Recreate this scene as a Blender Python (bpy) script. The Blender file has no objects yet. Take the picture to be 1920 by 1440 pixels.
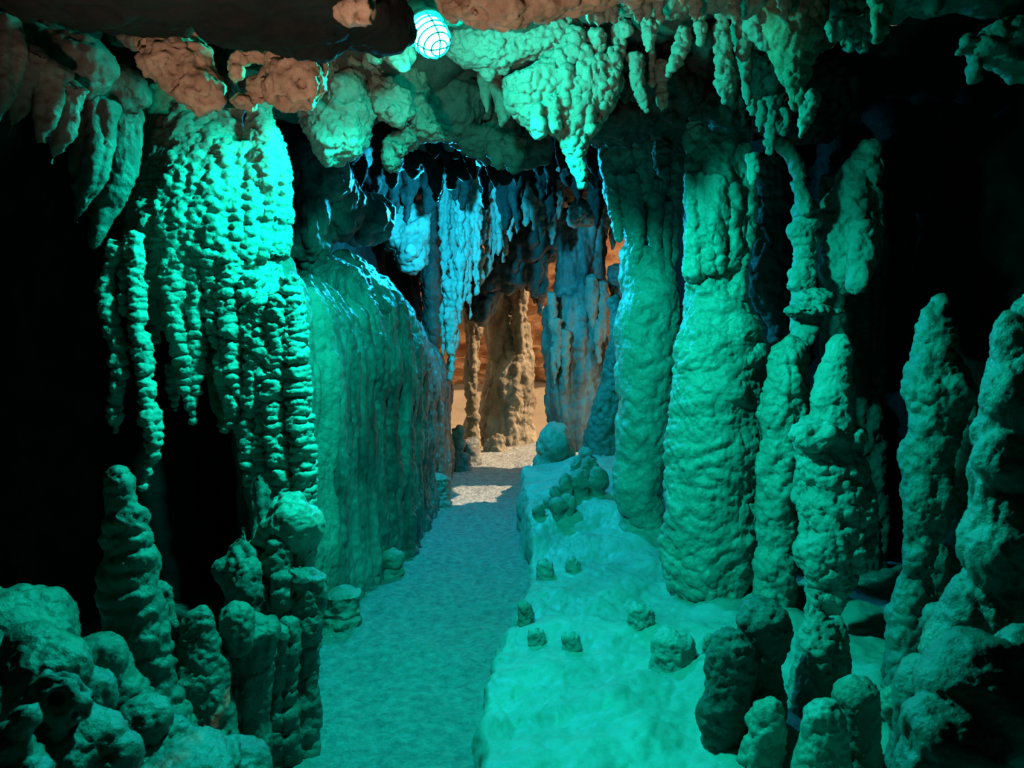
import bpy, math, random
import numpy as np

# ------------------------------------------------------------------ camera, world, lights
SC = bpy.context.scene
COL = SC.collection
F = 1450.0          # focal length in pixels of the 1920x1440 frame
HZ = 640.0          # eye level in the frame
EYE = 1.5

cam_d = bpy.data.cameras.new('camera')
cam = bpy.data.objects.new('camera', cam_d)
COL.objects.link(cam)
cam.location = (0, 0, EYE)
cam.rotation_euler = (math.pi/2, 0, 0)
cam_d.sensor_width = 36.0
cam_d.lens = F/1920*36.0
cam_d.shift_y = -(720-HZ)/1920.0
cam_d.clip_start = 0.02
cam_d.dof.use_dof = True
cam_d.dof.focus_distance = 4.6
cam_d.dof.aperture_fstop = 8.0
SC.camera = cam

vs = SC.view_settings
vs.view_transform = 'Standard'
vs.look = 'None'
vs.gamma = 1.0
vs.exposure = 0.0
vs.use_curve_mapping = False

w = bpy.data.worlds.new('sky')
SC.world = w
w.use_nodes = True
bgn = w.node_tree.nodes['Background']
bgn.inputs[0].default_value = (1.0, 0.80, 0.58, 1)
bgn.inputs[1].default_value = 1.6

LAMP_D = 2.9
def P(px, py, d):
    return np.array([(px-960.0)*d/F, d, EYE+(HZ-py)*d/F])

def light(name, kind, loc, col, energy, radius=0.05, direction=None, cone=None):
    l = bpy.data.lights.new(name, kind)
    l.color = col
    l.energy = energy
    if kind == 'SUN':
        l.angle = radius
    else:
        l.shadow_soft_size = radius
    if cone:
        l.spot_size = math.radians(cone[0]); l.spot_blend = cone[1]
    o = bpy.data.objects.new(name, l)
    COL.objects.link(o)
    o.location = loc
    if direction is not None:
        from mathutils import Vector
        o.rotation_euler = Vector(direction).to_track_quat('-Z', 'Y').to_euler()
    return o

light('sun', 'SUN', (6, 8, 9), (1.0, 0.76, 0.50), 10.0, 0.012, (-0.72, 0.02, -0.69))
# cyan lamp of the next bay, tucked behind the hanging rocks
light('blue_bay_lamp', 'POINT', P(835, 385, 6.2), (0.012, 0.60, 1.0), 250.0, 0.05)
# warm fill spot added just below the frame, washing the near ceiling
light('warm_ceiling_fill', 'SPOT', (-0.5, 0.6, 1.1), (1.0, 0.70, 0.54), 82.0, 0.06, (0.05, 1.0, 1.15), (66, 0.8))
# downward beam of the green bulkhead lamp
light('green_lamp_beam', 'SPOT', P(812, 92, LAMP_D)+np.array([0.0, -0.03, -0.04]), (0.003, 1.0, 0.76), 265.0, 0.05, (0.02, 0.1, -1.0), (168, 0.35))

try:
    SC.cycles.max_bounces = 4
    SC.cycles.diffuse_bounces = 1
    SC.cycles.caustics_reflective = False
    SC.cycles.caustics_refractive = False
except Exception:
    pass

# ------------------------------------------------------------------ noise in numpy
_r = np.random.RandomState(7)
PERM = _r.permutation(256).astype(np.int64)
GR = _r.normal(size=(256, 3)); GR /= np.linalg.norm(GR, axis=1)[:, None]
JT = _r.rand(256, 3)

def h3(x, y, z):
    return PERM[(PERM[(PERM[x & 255]+y) & 255]+z) & 255]

def perlin(p):
    i = np.floor(p).astype(np.int64)
    f = p-i
    u = f*f*f*(f*(f*6-15)+10)
    out = np.zeros(len(p))
    for a in (0, 1):
        wa = u[:, 0] if a else 1-u[:, 0]
        for b in (0, 1):
            wb = wa*(u[:, 1] if b else 1-u[:, 1])
            for c in (0, 1):
                wc = wb*(u[:, 2] if c else 1-u[:, 2])
                g = GR[h3(i[:, 0]+a, i[:, 1]+b, i[:, 2]+c)]
                out += wc*((f[:, 0]-a)*g[:, 0]+(f[:, 1]-b)*g[:, 1]+(f[:, 2]-c)*g[:, 2])
    return out*1.6

def fbm(p, octv=4, gain=0.5):
    s = np.zeros(len(p)); a = 1.0
    for k in range(octv):
        s += a*perlin(p*(2.0**k)+13.7*k)
        a *= gain
    return s

def worley(p):
    i = np.floor(p).astype(np.int64)
    best = np.full(len(p), 9.0)
    for a in (-1, 0, 1):
        for b in (-1, 0, 1):
            for c in (-1, 0, 1):
                x, y, z = i[:, 0]+a, i[:, 1]+b, i[:, 2]+c
                j = JT[h3(x, y, z)]
                d = (x+j[:, 0]-p[:, 0])**2+(y+j[:, 1]-p[:, 1])**2+(z+j[:, 2]-p[:, 2])**2
                np.minimum(best, d, out=best)
    return np.sqrt(best)

def disp_value(p, spec):
    kind, size, amp = spec[0], spec[1], spec[2]
    st = np.array(spec[3] if len(spec) > 3 and spec[3] is not None else (1, 1, 1), float)
    off = spec[4] if len(spec) > 4 else 0.0
    q = p*st/size+off
    if kind == 'fbm':
        return amp*fbm(q, 4)
    if kind == 'soft':
        return amp*perlin(q)
    if kind == 'pop':                       # rounded knobs
        d = worley(q)
        return amp*(np.sqrt(np.clip(1-(d/0.75)**2, 0, 1))-0.45)
    if kind == 'popm':                      # knobs in patches
        m = np.clip(perlin(p/(size*5)+off+3.3)*2.2+0.5, 0, 1)
        d = worley(q)
        return amp*m*(np.sqrt(np.clip(1-(d/0.75)**2, 0, 1))-0.35)
    if kind == 'ridge':                     # sharp-valleyed rounded ridges
        return amp*(np.abs(perlin(q))*2-0.5)
    if kind == 'crag':                      # creased, broken faces
        t = 0; a = 1.0
        for k in range(4):
            t = t+a*(0.6-2*np.abs(perlin(q*2.0**k+9.1*k))); a *= 0.55
        return amp*t
    if kind == 'pits':
        d = worley(q)
        return -amp*np.exp(-(d/0.33)**2)
    if kind == 'crack':
        n = np.abs(perlin(q))
        return -amp*np.exp(-(n/0.06)**2)
    return 0*p[:, 0]

# ------------------------------------------------------------------ mesh builders
def catmull(pts, step):
    pts = np.array(pts, float)
    if len(pts) < 3:
        n = max(2, int(np.linalg.norm(pts[1]-pts[0])/step)+1)
        t = np.linspace(0, 1, n)[:, None]
        return pts[0]*(1-t)+pts[-1]*t
    ext = np.vstack([2*pts[0]-pts[1], pts, 2*pts[-1]-pts[-2]])
    out = []
    for k in range(1, len(ext)-2):
        p0, p1, p2, p3 = ext[k-1], ext[k], ext[k+1], ext[k+2]
        n = max(2, int(np.linalg.norm((p2-p1)[:3])/step)+1)
        for t in np.linspace(0, 1, n, endpoint=False):
            t2, t3 = t*t, t*t*t
            v = 0.5*((2*p1)+(-p0+p2)*t+(2*p0-5*p1+4*p2-p3)*t2+(-p0+3*p1-3*p2+p3)*t3)
            out.append(v)
    out.append(ext[-2])
    return np.array(out)

class Form:
    """solid pieces that are fused into one continuous surface"""
    def __init__(self, seed=0):
        self.v = []; self.f = []; self.n = 0; self.micro = 1.0
        self.rng = random.Random(seed)
        self.seed = seed
    def _add(self, v, f):
        self.v.append(np.asarray(v, float))
        self.f += [tuple(i+self.n for i in q) for q in f]
        self.n += len(v)
    def world_tube(self, pts, depth=1.0, lump=None, n=18, step=0.02, minr=0.003):
        """pts rows: x, y, z, r ; rings stand square to the path"""
        c = catmull(pts, step)
        m = len(c)
        r = np.maximum(c[:, 3], minr)
        if lump:
            s = np.concatenate([[0], np.cumsum(np.linalg.norm(np.diff(c[:, :3], axis=0), axis=1))])
            ph = self.rng.random()*6
            wv = np.abs(np.sin(math.pi*s/lump[0]+ph+1.3*np.sin(s*9+ph)))
            r = r*(1+lump[1]*(wv-0.5))
        tan = np.gradient(c[:, :3], axis=0) if m > 2 else np.repeat((c[1:2, :3]-c[0:1, :3]), m, 0)
        tan /= np.linalg.norm(tan, axis=1)[:, None]+1e-9
        a = np.linspace(0, 2*math.pi, n, endpoint=False)
        V = []
        for k in range(m):
            t = tan[k]
            ux = np.array([1.0, 0, 0]) - t*t[0]
            if np.linalg.norm(ux) < 0.3:
                ux = np.array([0, 0, 1.0])-t*t[2]
            ux /= np.linalg.norm(ux)
            uy = np.cross(t, ux)
            V.append(c[k, :3]+r[k]*(np.cos(a)[:, None]*ux+depth*np.sin(a)[:, None]*uy))
        V = np.vstack(V)
        fs = []
        for k in range(m-1):
            for j in range(n):
                j2 = (j+1) % n
                fs.append((k*n+j, k*n+j2, (k+1)*n+j2, (k+1)*n+j))
        top, bot = len(V), len(V)+1
        V = np.vstack([V, c[0, :3]-tan[0]*r[0]*0.4, c[-1, :3]+tan[-1]*r[-1]*0.4])
        for j in range(n):
            fs.append((top, (j+1) % n, j))
            fs.append((bot, (m-1)*n+j, (m-1)*n+(j+1) % n))
        self._add(V, fs)
        return self
    def col(self, pts, d, depth=1.0, lump=None, n=20):
        """pts rows: px, py, r_px [, d]"""
        rows = []
        for q in pts:
            dd = q[3] if len(q) > 3 else d
            p = P(q[0], q[1], dd)
            rows.append((p[0], p[1], p[2], q[2]*dd/F))
        return self.world_tube(rows, depth, lump, n)
    def blob(self, px, py, d, rx, ry=None, rd=None, tilt=0.0):
        ry = rx if ry is None else ry
        rd = (rx+ry)/2 if rd is None else rd
        s = d/F
        nu, nv = 20, 12
        V = []; c = P(px, py, d)
        for i in range(1, nv):
            th = math.pi*i/nv
            for j in range(nu):
                ph = 2*math.pi*j/nu
                x, z = math.sin(th)*math.cos(ph)*rx*s, math.cos(th)*ry*s
                V.append((c[0]+x*math.cos(tilt)-z*math.sin(tilt), c[1]+math.sin(th)*math.sin(ph)*rd*s, c[2]+x*math.sin(tilt)+z*math.cos(tilt)))
        f = []
        for i in range(nv-2):
            for j in range(nu):
                f.append((i*nu+j, (i+1)*nu+j, (i+1)*nu+(j+1) % nu, i*nu+(j+1) % nu))
        t, b = len(V), len(V)+1
        dz = np.array([-math.sin(tilt), 0, math.cos(tilt)])*ry*s
        V.append(tuple(c+dz)); V.append(tuple(c-dz))
        for j in range(nu):
            f.append((t, j, (j+1) % nu))
            f.append((b, (nv-2)*nu+(j+1) % nu, (nv-2)*nu+j))
        self._add(V, f)
        return self
    def slab(self, poly, d, thick=30, inset=0.72):
        """a chunky rock with a given outline, bevelled front and back"""
        poly = np.array(poly, float); n = len(poly); c = poly.mean(0); s = d/F
        rows = []
        for k, (sc, dd) in enumerate(((inset, -thick), (0.93, -thick*0.55), (1.0, 0.0), (0.93, thick*0.6), (inset, thick))):
            q = c+(poly-c)*sc
            rows += [P(x, y, d)+np.array([0, (dd+self.rng.uniform(-0.2, 0.2)*thick)*s, 0]) for x, y in q]
        f = []
        for k in range(4):
            for j in range(n):
                f.append((k*n+j, k*n+(j+1) % n, (k+1)*n+(j+1) % n, (k+1)*n+j))
        rows += [P(c[0], c[1], d)+np.array([0, -thick*1.1*s, 0]), P(c[0], c[1], d)+np.array([0, thick*1.1*s, 0])]
        for j in range(n):
            f.append((5*n, (j+1) % n, j)); f.append((5*n+1, 4*n+j, 4*n+(j+1) % n))
        self._add(rows, f)
        return self
    def build(self, name, mat, vox=0.01, disp=(), label=None, cat=None, group=None, parent=None, kind=None, smooth=1):
        V = np.vstack(self.v)
        px = float(np.mean(V[:, 1]))/F
        disp = list(disp)+[('crag', 30*px, self.micro*2.6*px), ('fbm', 10*px, self.micro*1.0*px)]
        vox *= 0.82
        me = bpy.data.meshes.new('raw')
        me.from_pydata(V.tolist(), [], self.f)
        ob = bpy.data.objects.new('raw', me)
        COL.objects.link(ob)
        md = ob.modifiers.new('r', 'REMESH')
        md.mode = 'VOXEL'; md.voxel_size = vox
        if smooth:
            sm = ob.modifiers.new('s', 'SMOOTH'); sm.factor = 0.5; sm.iterations = smooth
        dg = bpy.context.evaluated_depsgraph_get()
        dg.update()
        new = bpy.data.meshes.new_from_object(ob.evaluated_get(dg))
        bpy.data.objects.remove(ob); bpy.data.meshes.remove(me)
        return finish(name, new, mat, disp, self.seed, label, cat, group, parent, kind)

def finish(name, me, mat, disp, seed=0, label=None, cat=None, group=None, parent=None, kind=None):
    n = len(me.vertices)
    co = np.empty(n*3); me.vertices.foreach_get('co', co); co = co.reshape(-1, 3)
    for sp in disp:
        me.vertices.foreach_set('co', co.ravel()); me.update()
        no = np.empty(n*3); me.vertex_normals.foreach_get('vector', no); no = no.reshape(-1, 3)
        sp = list(sp)+[None]*(4-len(sp)) if len(sp) < 4 else list(sp)
        co = co+no*disp_value(co, sp[:4]+[seed*3.17])[:, None]
    base = np.array([(co[:, 0].min()+co[:, 0].max())/2, (co[:, 1].min()+co[:, 1].max())/2, co[:, 2].min()])
    if parent is not None:
        base = np.array(parent.location)
    me.vertices.foreach_set('co', (co-base).ravel())
    me.polygons.foreach_set('use_smooth', np.ones(len(me.polygons), bool))
    me.materials.clear(); me.materials.append(mat)
    me.update()
    me.name = name
    o = bpy.data.objects.new(name, me)
    COL.objects.link(o)
    if parent is not None:
        o.parent = parent
    else:
        o.location = base
    tag(o, label, cat, group, kind)
    return o

def tag(o, label=None, cat=None, group=None, kind=None):
    if label: o['label'] = label
    if cat: o['category'] = cat
    if group: o['group'] = group
    if kind: o['kind'] = kind
    return o

def thing(name, label, cat, loc, group=None):
    o = bpy.data.objects.new(name, None)
    COL.objects.link(o)
    o.location = tuple(loc)
    o.empty_display_size = 0.1
    return tag(o, label, cat, group)

def grid(name, fn, nu, nv, mat, disp=(), kind='structure', flip=False, seed=0, label=None, cat=None):
    u, v = np.meshgrid(np.linspace(0, 1, nu), np.linspace(0, 1, nv), indexing='ij')
    co = fn(u.ravel(), v.ravel())
    idx = np.arange(nu*nv).reshape(nu, nv)
    q = np.stack([idx[:-1, :-1], idx[1:, :-1], idx[1:, 1:], idx[:-1, 1:]], -1).reshape(-1, 4)
    if flip: q = q[:, ::-1]
    me = bpy.data.meshes.new(name)
    me.from_pydata(co.tolist(), [], q.tolist())
    me.update()
    return finish(name, me, mat, disp, seed, label, cat, None, None, kind)

# ------------------------------------------------------------------ materials
def rock(name, c1, c2, scale=6.0, bump=0.35, fine=90.0, rough=(0.42, 0.75), spec=0.4, dist=0.006, stretch=(1, 1, 1), c3=None):
    m = bpy.data.materials.new(name)
    m.use_nodes = True
    nt = m.node_tree; N = nt.nodes; L = nt.links
    b = N['Principled BSDF']
    tc = N.new('ShaderNodeTexCoord')
    mp = N.new('ShaderNodeMapping'); mp.inputs['Scale'].default_value = stretch
    L.new(tc.outputs['Object'], mp.inputs['Vector'])
    n1 = N.new('ShaderNodeTexNoise'); n1.inputs['Scale'].default_value = scale; n1.inputs['Detail'].default_value = 8; n1.inputs['Roughness'].default_value = 0.62
    L.new(mp.outputs[0], n1.inputs['Vector'])
    cr = N.new('ShaderNodeValToRGB')
    cr.color_ramp.elements[0].position = 0.32; cr.color_ramp.elements[0].color = (*c1, 1)
    cr.color_ramp.elements[1].position = 0.68; cr.color_ramp.elements[1].color = (*c2, 1)
    if c3:
        e = cr.color_ramp.elements.new(0.5); e.color = (*c3, 1)
    L.new(n1.outputs['Fac'], cr.inputs['Fac'])
    L.new(cr.outputs['Color'], b.inputs['Base Color'])
    n2 = N.new('ShaderNodeTexNoise'); n2.inputs['Scale'].default_value = fine; n2.inputs['Detail'].default_value = 6; n2.inputs['Roughness'].default_value = 0.65
    L.new(mp.outputs[0], n2.inputs['Vector'])
    n3 = N.new('ShaderNodeTexNoise'); n3.inputs['Scale'].default_value = fine*0.28; n3.inputs['Detail'].default_value = 3
    L.new(mp.outputs[0], n3.inputs['Vector'])
    ad = N.new('ShaderNodeMath'); ad.operation = 'MULTIPLY_ADD'; ad.inputs[1].default_value = 0.5
    L.new(n2.outputs['Fac'], ad.inputs[0]); L.new(n3.outputs['Fac'], ad.inputs[2])
    bp = N.new('ShaderNodeBump'); bp.inputs['Strength'].default_value = min(1.0, bump*1.5); bp.inputs['Distance'].default_value = dist*2.2
    L.new(ad.outputs[0], bp.inputs['Height']); L.new(bp.outputs['Normal'], b.inputs['Normal'])
    mr = N.new('ShaderNodeMapRange'); mr.inputs['From Min'].default_value = 0.35; mr.inputs['From Max'].default_value = 0.65
    mr.inputs['To Min'].default_value = rough[0]; mr.inputs['To Max'].default_value = rough[1]
    L.new(n3.outputs['Fac'], mr.inputs['Value']); L.new(mr.outputs[0], b.inputs['Roughness'])
    b.inputs['Specular IOR Level'].default_value = spec
    return m

def plain(name, c, rough=0.5, metal=0.0, emit=None, strength=0.0):
    m = bpy.data.materials.new(name); m.use_nodes = True
    b = m.node_tree.nodes['Principled BSDF']
    b.inputs['Base Color'].default_value = (*c, 1)
    b.inputs['Roughness'].default_value = rough
    b.inputs['Metallic'].default_value = metal
    if emit:
        b.inputs['Emission Color'].default_value = (*emit, 1)
        b.inputs['Emission Strength'].default_value = strength
    return m

M = {}
M['pale'] = rock('pale_calcite', (0.34, 0.31, 0.26), (0.46, 0.42, 0.35), 5, 0.5, 80)
M['lime'] = rock('limestone', (0.20, 0.175, 0.14), (0.36, 0.32, 0.26), 5, 0.6, 70)
M['wet'] = rock('wet_flowstone', (0.28, 0.25, 0.20), (0.42, 0.38, 0.31), 4, 0.55, 60, (0.18, 0.45), 0.6)
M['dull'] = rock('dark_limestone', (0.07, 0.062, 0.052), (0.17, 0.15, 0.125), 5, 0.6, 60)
M['black'] = rock('shade_dark_rock', (0.006, 0.0055, 0.005), (0.018, 0.016, 0.014), 4, 0.6, 45, (0.7, 0.9), 0.15)  # near-black albedo stands for unlit rock, shade put into the colour
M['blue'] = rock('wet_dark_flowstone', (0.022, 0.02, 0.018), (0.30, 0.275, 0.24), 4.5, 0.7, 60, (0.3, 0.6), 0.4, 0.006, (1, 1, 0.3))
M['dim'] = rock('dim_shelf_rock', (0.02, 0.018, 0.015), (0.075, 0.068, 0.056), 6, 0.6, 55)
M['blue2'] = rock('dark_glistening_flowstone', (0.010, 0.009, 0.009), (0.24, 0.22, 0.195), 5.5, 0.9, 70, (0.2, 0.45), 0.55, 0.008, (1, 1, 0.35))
M['mid'] = rock('damp_shaded_rock', (0.08, 0.07, 0.057), (0.23, 0.21, 0.17), 5, 0.6, 60, (0.25, 0.55), 0.5)  # damp rock, its weak light from behind also put into the darker tone
M['brown'] = rock('brown_pitted_rock', (0.34, 0.20, 0.13), (0.70, 0.46, 0.33), 14, 0.8, 60, (0.7, 0.9), 0.2)
M['mound'] = rock('smooth_pale_flowstone', (0.29, 0.265, 0.225), (0.43, 0.395, 0.34), 3, 0.35, 50, (0.35, 0.65), 0.4, 0.005)
M['path'] = rock('gravel_path', (0.19, 0.185, 0.17), (0.40, 0.38, 0.345), 22, 1.0, 110, (0.3, 0.7), 0.5, 0.012)
M['sand'] = rock('dry_sand', (0.19, 0.135, 0.085), (0.24, 0.175, 0.115), 3, 0.3, 40, (0.8, 0.95), 0.1)
M['orange'] = rock('orange_rock', (0.42, 0.15, 0.06), (0.82, 0.42, 0.20), 2.2, 0.9, 12, (0.8, 0.95), 0.1, 0.05, (1, 1, 2.2))
M['tan'] = rock('dry_tan_limestone', (0.13, 0.095, 0.06), (0.32, 0.24, 0.155), 3.5, 0.7, 30, (0.7, 0.9), 0.15, 0.02, (1, 1, 0.5))
M['metal'] = plain('painted_metal', (0.10, 0.20, 0.18), 0.5, 0.6)
M['wire'] = plain('cage_wire', (0.03, 0.08, 0.07), 0.5, 0.5)
M['glow'] = plain('lit_green_glass', (0.0, 0.0, 0.0), 0.4, 0.0, (0.0035, 1.0, 0.74), 500.0)

# ------------------------------------------------------------------ the setting
def xedge(d):       # right edge of the walked path
    return np.interp(d, [0, 2.72, 3.2, 3.9, 4.6, 5.3, 6.5, 7.5, 8.4, 9.5, 12], [-0.10, -0.15, -0.166, -0.05, 0.08, 0.06, 0.03, 0.13, 0.25, 0.5, 1.2])

def fl(u, v):
    x = -4.2+8.4*u; y = -2.5+13.7*v
    q = np.stack([x, y, 0*x], 1)
    z = 0.018*fbm(q/0.5, 4)+0.010*fbm(q/0.09, 3)
    z += 0.05*np.clip((np.abs(x+0.5)-0.5)/0.5, 0, 1)
    z += 0.10*np.clip((x-1.2)/1.0, 0, 1)+0.1*np.clip((-x-1.3)/1.0, 0, 1)
    return np.stack([x, y, z], 1)
grid('floor', fl, 420, 640, M['path'], (('pop', 0.035, 0.006),))

def sandf(u, v):
    x = -6+12*u; y = 10.9+4.6*v
    q = np.stack([x, y, 0*x], 1)
    z = 0.32*np.clip(y-11.2, 0, 9)*np.clip((y-10.9)/2, 0.0, 1)+0.02*fbm(q/0.8, 3)
    return np.stack([x, y, z], 1)
grid('floor_sand', sandf, 140, 70, M['sand'])

def ceil(u, v):
    x = -4.4+8.8*u; y = -2.6+13.3*v
    q = np.stack([x, y, 0*x], 1)
    z = 2.95+0.22*fbm(q/1.6, 3)
    z += 0.25*np.clip((y-4)/4, 0, 1)
    return np.stack([x, y, z], 1)
def ceil_left(u, v):
    x = -4.4+6.1*u; y = -2.6+13.3*v
    return ceil((x+4.4)/8.8, v)
def ceil_right(u, v):
    x = 1.7+2.7*u; y = -2.6+9.0*v
    return ceil((x+4.4)/8.8, (y+2.6)/13.3)
cdisp = (('ridge', 0.35, 0.10, (1, 1, 1)), ('pop', 0.14, 0.06), ('fbm', 0.06, 0.012))
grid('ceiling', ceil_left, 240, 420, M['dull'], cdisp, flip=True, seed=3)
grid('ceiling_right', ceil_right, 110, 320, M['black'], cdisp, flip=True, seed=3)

def wl(u, v):
    y = -2.6+13.3*u; z = -0.2+3.7*v
    x = -3.3+0.25*fbm(np.stack([0*y, y, z*0.4], 1)/1.2, 3)+np.interp(y, [-3, 2.5, 3.4, 4.0, 4.6, 8.0, 9.0, 11], [0, 0.2, 0.9, 1.5, 1.85, 1.95, 2.1, 1.7])
    return np.stack([x, y, z], 1)
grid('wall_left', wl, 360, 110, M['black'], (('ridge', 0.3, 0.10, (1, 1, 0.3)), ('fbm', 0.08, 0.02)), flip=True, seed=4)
def wr(u, v):
    y = -2.6+9.65*u; z = -0.2+3.7*v
    x = 3.5+0.5*fbm(np.stack([0*y+9, y, z*0.4], 1)/1.2, 3)+np.interp(y, [-3, 4.3, 5.5, 7.4], [0, 0, -2.1, -2.05])
    return np.stack([x, y, z], 1)
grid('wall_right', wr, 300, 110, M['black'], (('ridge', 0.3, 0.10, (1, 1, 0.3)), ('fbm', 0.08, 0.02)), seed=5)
def wr_far(u, v):  # hidden sheet added to keep the sun off the bluish column
    y = 7.95+1.2*u; z = -0.1+3.4*v
    return np.stack([1.55+0.08*fbm(np.stack([0*y, y, z], 1), 3), y, z], 1)
grid('sun_block_far', wr_far, 60, 110, M['black'], (('ridge', 0.3, 0.05, (1, 1, 0.3)),), seed=5)
def wr_top(u, v):  # hidden upper sheet added to keep the sun off the left bank
    y = 6.9+1.1*u; z = 1.95+1.4*v
    return np.stack([1.55+0.08*fbm(np.stack([0*y, y, z], 1), 3), y, z+0.06*np.sin(y*9)*(1-v)], 1)
grid('sun_block_upper', wr_top, 60, 60, M['black'], (('ridge', 0.3, 0.05, (1, 1, 0.3)),), seed=5)
def wf(u, v):
    x = -4.4+8.8*u; z = -0.3+3.8*v
    return np.stack([x, -2.5+0.3*fbm(np.stack([x, 0*x, z], 1), 3), z], 1)
grid('wall_front', wf, 80, 40, M['black'], (), flip=True)
def wb(u, v):
    x = -5+10*u; z = 0.4+4.4*v
    q = np.stack([x, 0*x, z*2.0], 1)
    y = 13.7-0.35*v+0.30*fbm(q/1.1, 4)-0.5*np.clip(0.25-v, 0, 1)
    return np.stack([x, y, z], 1)
grid('wall_back', wb, 320, 160, M['orange'], (('ridge', 0.45, 0.10, (1, 1, 2.0)), ('pits', 0.5, 0.12, (1, 1, 2.2)), ('fbm', 0.12, 0.03)), seed=6)

# ------------------------------------------------------------------ the lamp
def mesh_obj(name, verts, faces, mat, parent, smooth=True):
    me = bpy.data.meshes.new(name)
    me.from_pydata([tuple(v) for v in verts], [], faces)
    me.polygons.foreach_set('use_smooth', np.full(len(me.polygons), smooth))
    me.materials.append(mat); me.update()
    o = bpy.data.objects.new(name, me); COL.objects.link(o); o.parent = parent
    return o
def lathe(prof, n=28):
    V = []; Fc = []
    for r, z in prof:
        for j in range(n):
            a = 2*math.pi*j/n
            V.append((r*math.cos(a), r*math.sin(a), z))
    for k in range(len(prof)-1):
        for j in range(n):
            Fc.append((k*n+j, k*n+(j+1) % n, (k+1)*n+(j+1) % n, (k+1)*n+j))
    Fc.append(tuple(range(n-1, -1, -1))); Fc.append(tuple((len(prof)-1)*n+j for j in range(n)))
    return V, Fc
def wire_loop(pts, r, closed=True, n=6):
    pts = np.array(pts, float); m = len(pts)
    V = []; Fc = []
    for k in range(m):
        if closed: t = pts[(k+1) % m]-pts[k-1]
        else: t = pts[min(k+1, m-1)]-pts[max(k-1, 0)]
        t /= np.linalg.norm(t)+1e-9
        a = np.cross(t, (0.31, 0.52, 0.79)); a /= np.linalg.norm(a); b = np.cross(t, a)
        for j in range(n):
            q = 2*math.pi*j/n
            V.append(pts[k]+r*(math.cos(q)*a+math.sin(q)*b))
    for k in range(m if closed else m-1):
        for j in range(n):
            Fc.append((k*n+j, k*n+(j+1) % n, ((k+1) % m)*n+(j+1) % n, ((k+1) % m)*n+j))
    return V, Fc
def build_lamp():
    from mathutils import Vector
    c = P(808, 70, LAMP_D)
    t = thing('bulkhead_lamp', 'glowing green caged bulkhead lamp fixed under the cave ceiling', 'lamp', c)
    t.rotation_euler = Vector((0.42, -0.42, -0.66)).to_track_quat('Z', 'Y').to_euler()
    R = 0.064
    prof = [(0.6*R, -0.055), (R*0.98, -0.05), (R, -0.02), (R*0.99, 0.01), (R*0.9, 0.035), (R*0.7, 0.055), (R*0.4, 0.067), (R*0.08, 0.072)]
    mesh_obj('glass_globe', *lathe(prof), M['glow'], t)
    cage = []
    for z, rr in ((-0.03, 1.12), (0.0, 1.12), (0.026, 1.05), (0.050, 0.84), (0.068, 0.5)):
        pts = [(R*rr*math.cos(a), R*rr*math.sin(a), z+0.004) for a in np.linspace(0, 2*math.pi, 30, endpoint=False)]
        mesh_obj('cage_ring', *wire_loop(pts, 0.0032), M['wire'], t)
    for k in range(2):
        a0 = math.pi*k/2+0.5
        pts = []
        for q in np.linspace(-1, 1, 25):
            r_ = R*1.14*abs(q)**0.6*np.sign(q); z = 0.078*(1-abs(q)**2.6) if abs(q) < 1 else 0
            pts.append((r_*math.cos(a0), r_*math.sin(a0), z))
        pts = [(pts[0][0], pts[0][1], -0.05)]+pts+[(pts[-1][0], pts[-1][1], -0.05)]
        mesh_obj('cage_bar', *wire_loop(pts, 0.0030, False), M['wire'], t)
    mesh_obj('collar', *lathe([(R*0.7, -0.050), (R*1.25, -0.050), (R*1.3, -0.062), (R*1.2, -0.075), (R*0.8, -0.08)]), M['metal'], t)
    mesh_obj('housing', *lathe([(R*0.75, -0.08), (R*0.95, -0.085), (R*0.95, -0.16), (R*0.6, -0.18)]), M['metal'], t)
build_lamp()

# ------------------------------------------------------------------ rock formations
DL = (('soft', 0.22, 0.02), ('popm', 0.05, 0.014), ('fbm', 0.05, 0.006))
ROUGH = (('soft', 0.25, 0.03), ('ridge', 0.11, 0.012), ('popm', 0.03, 0.010), ('fbm', 0.03, 0.004))
POP = (('soft', 0.2, 0.02), ('pop', 0.030, 0.016), ('fbm', 0.02, 0.003))

def formation(name, label, cat, mat, f, vox=0.01, disp=DL, group=None):
    return f.build(name, mat, vox, disp, label, cat, group)

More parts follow.
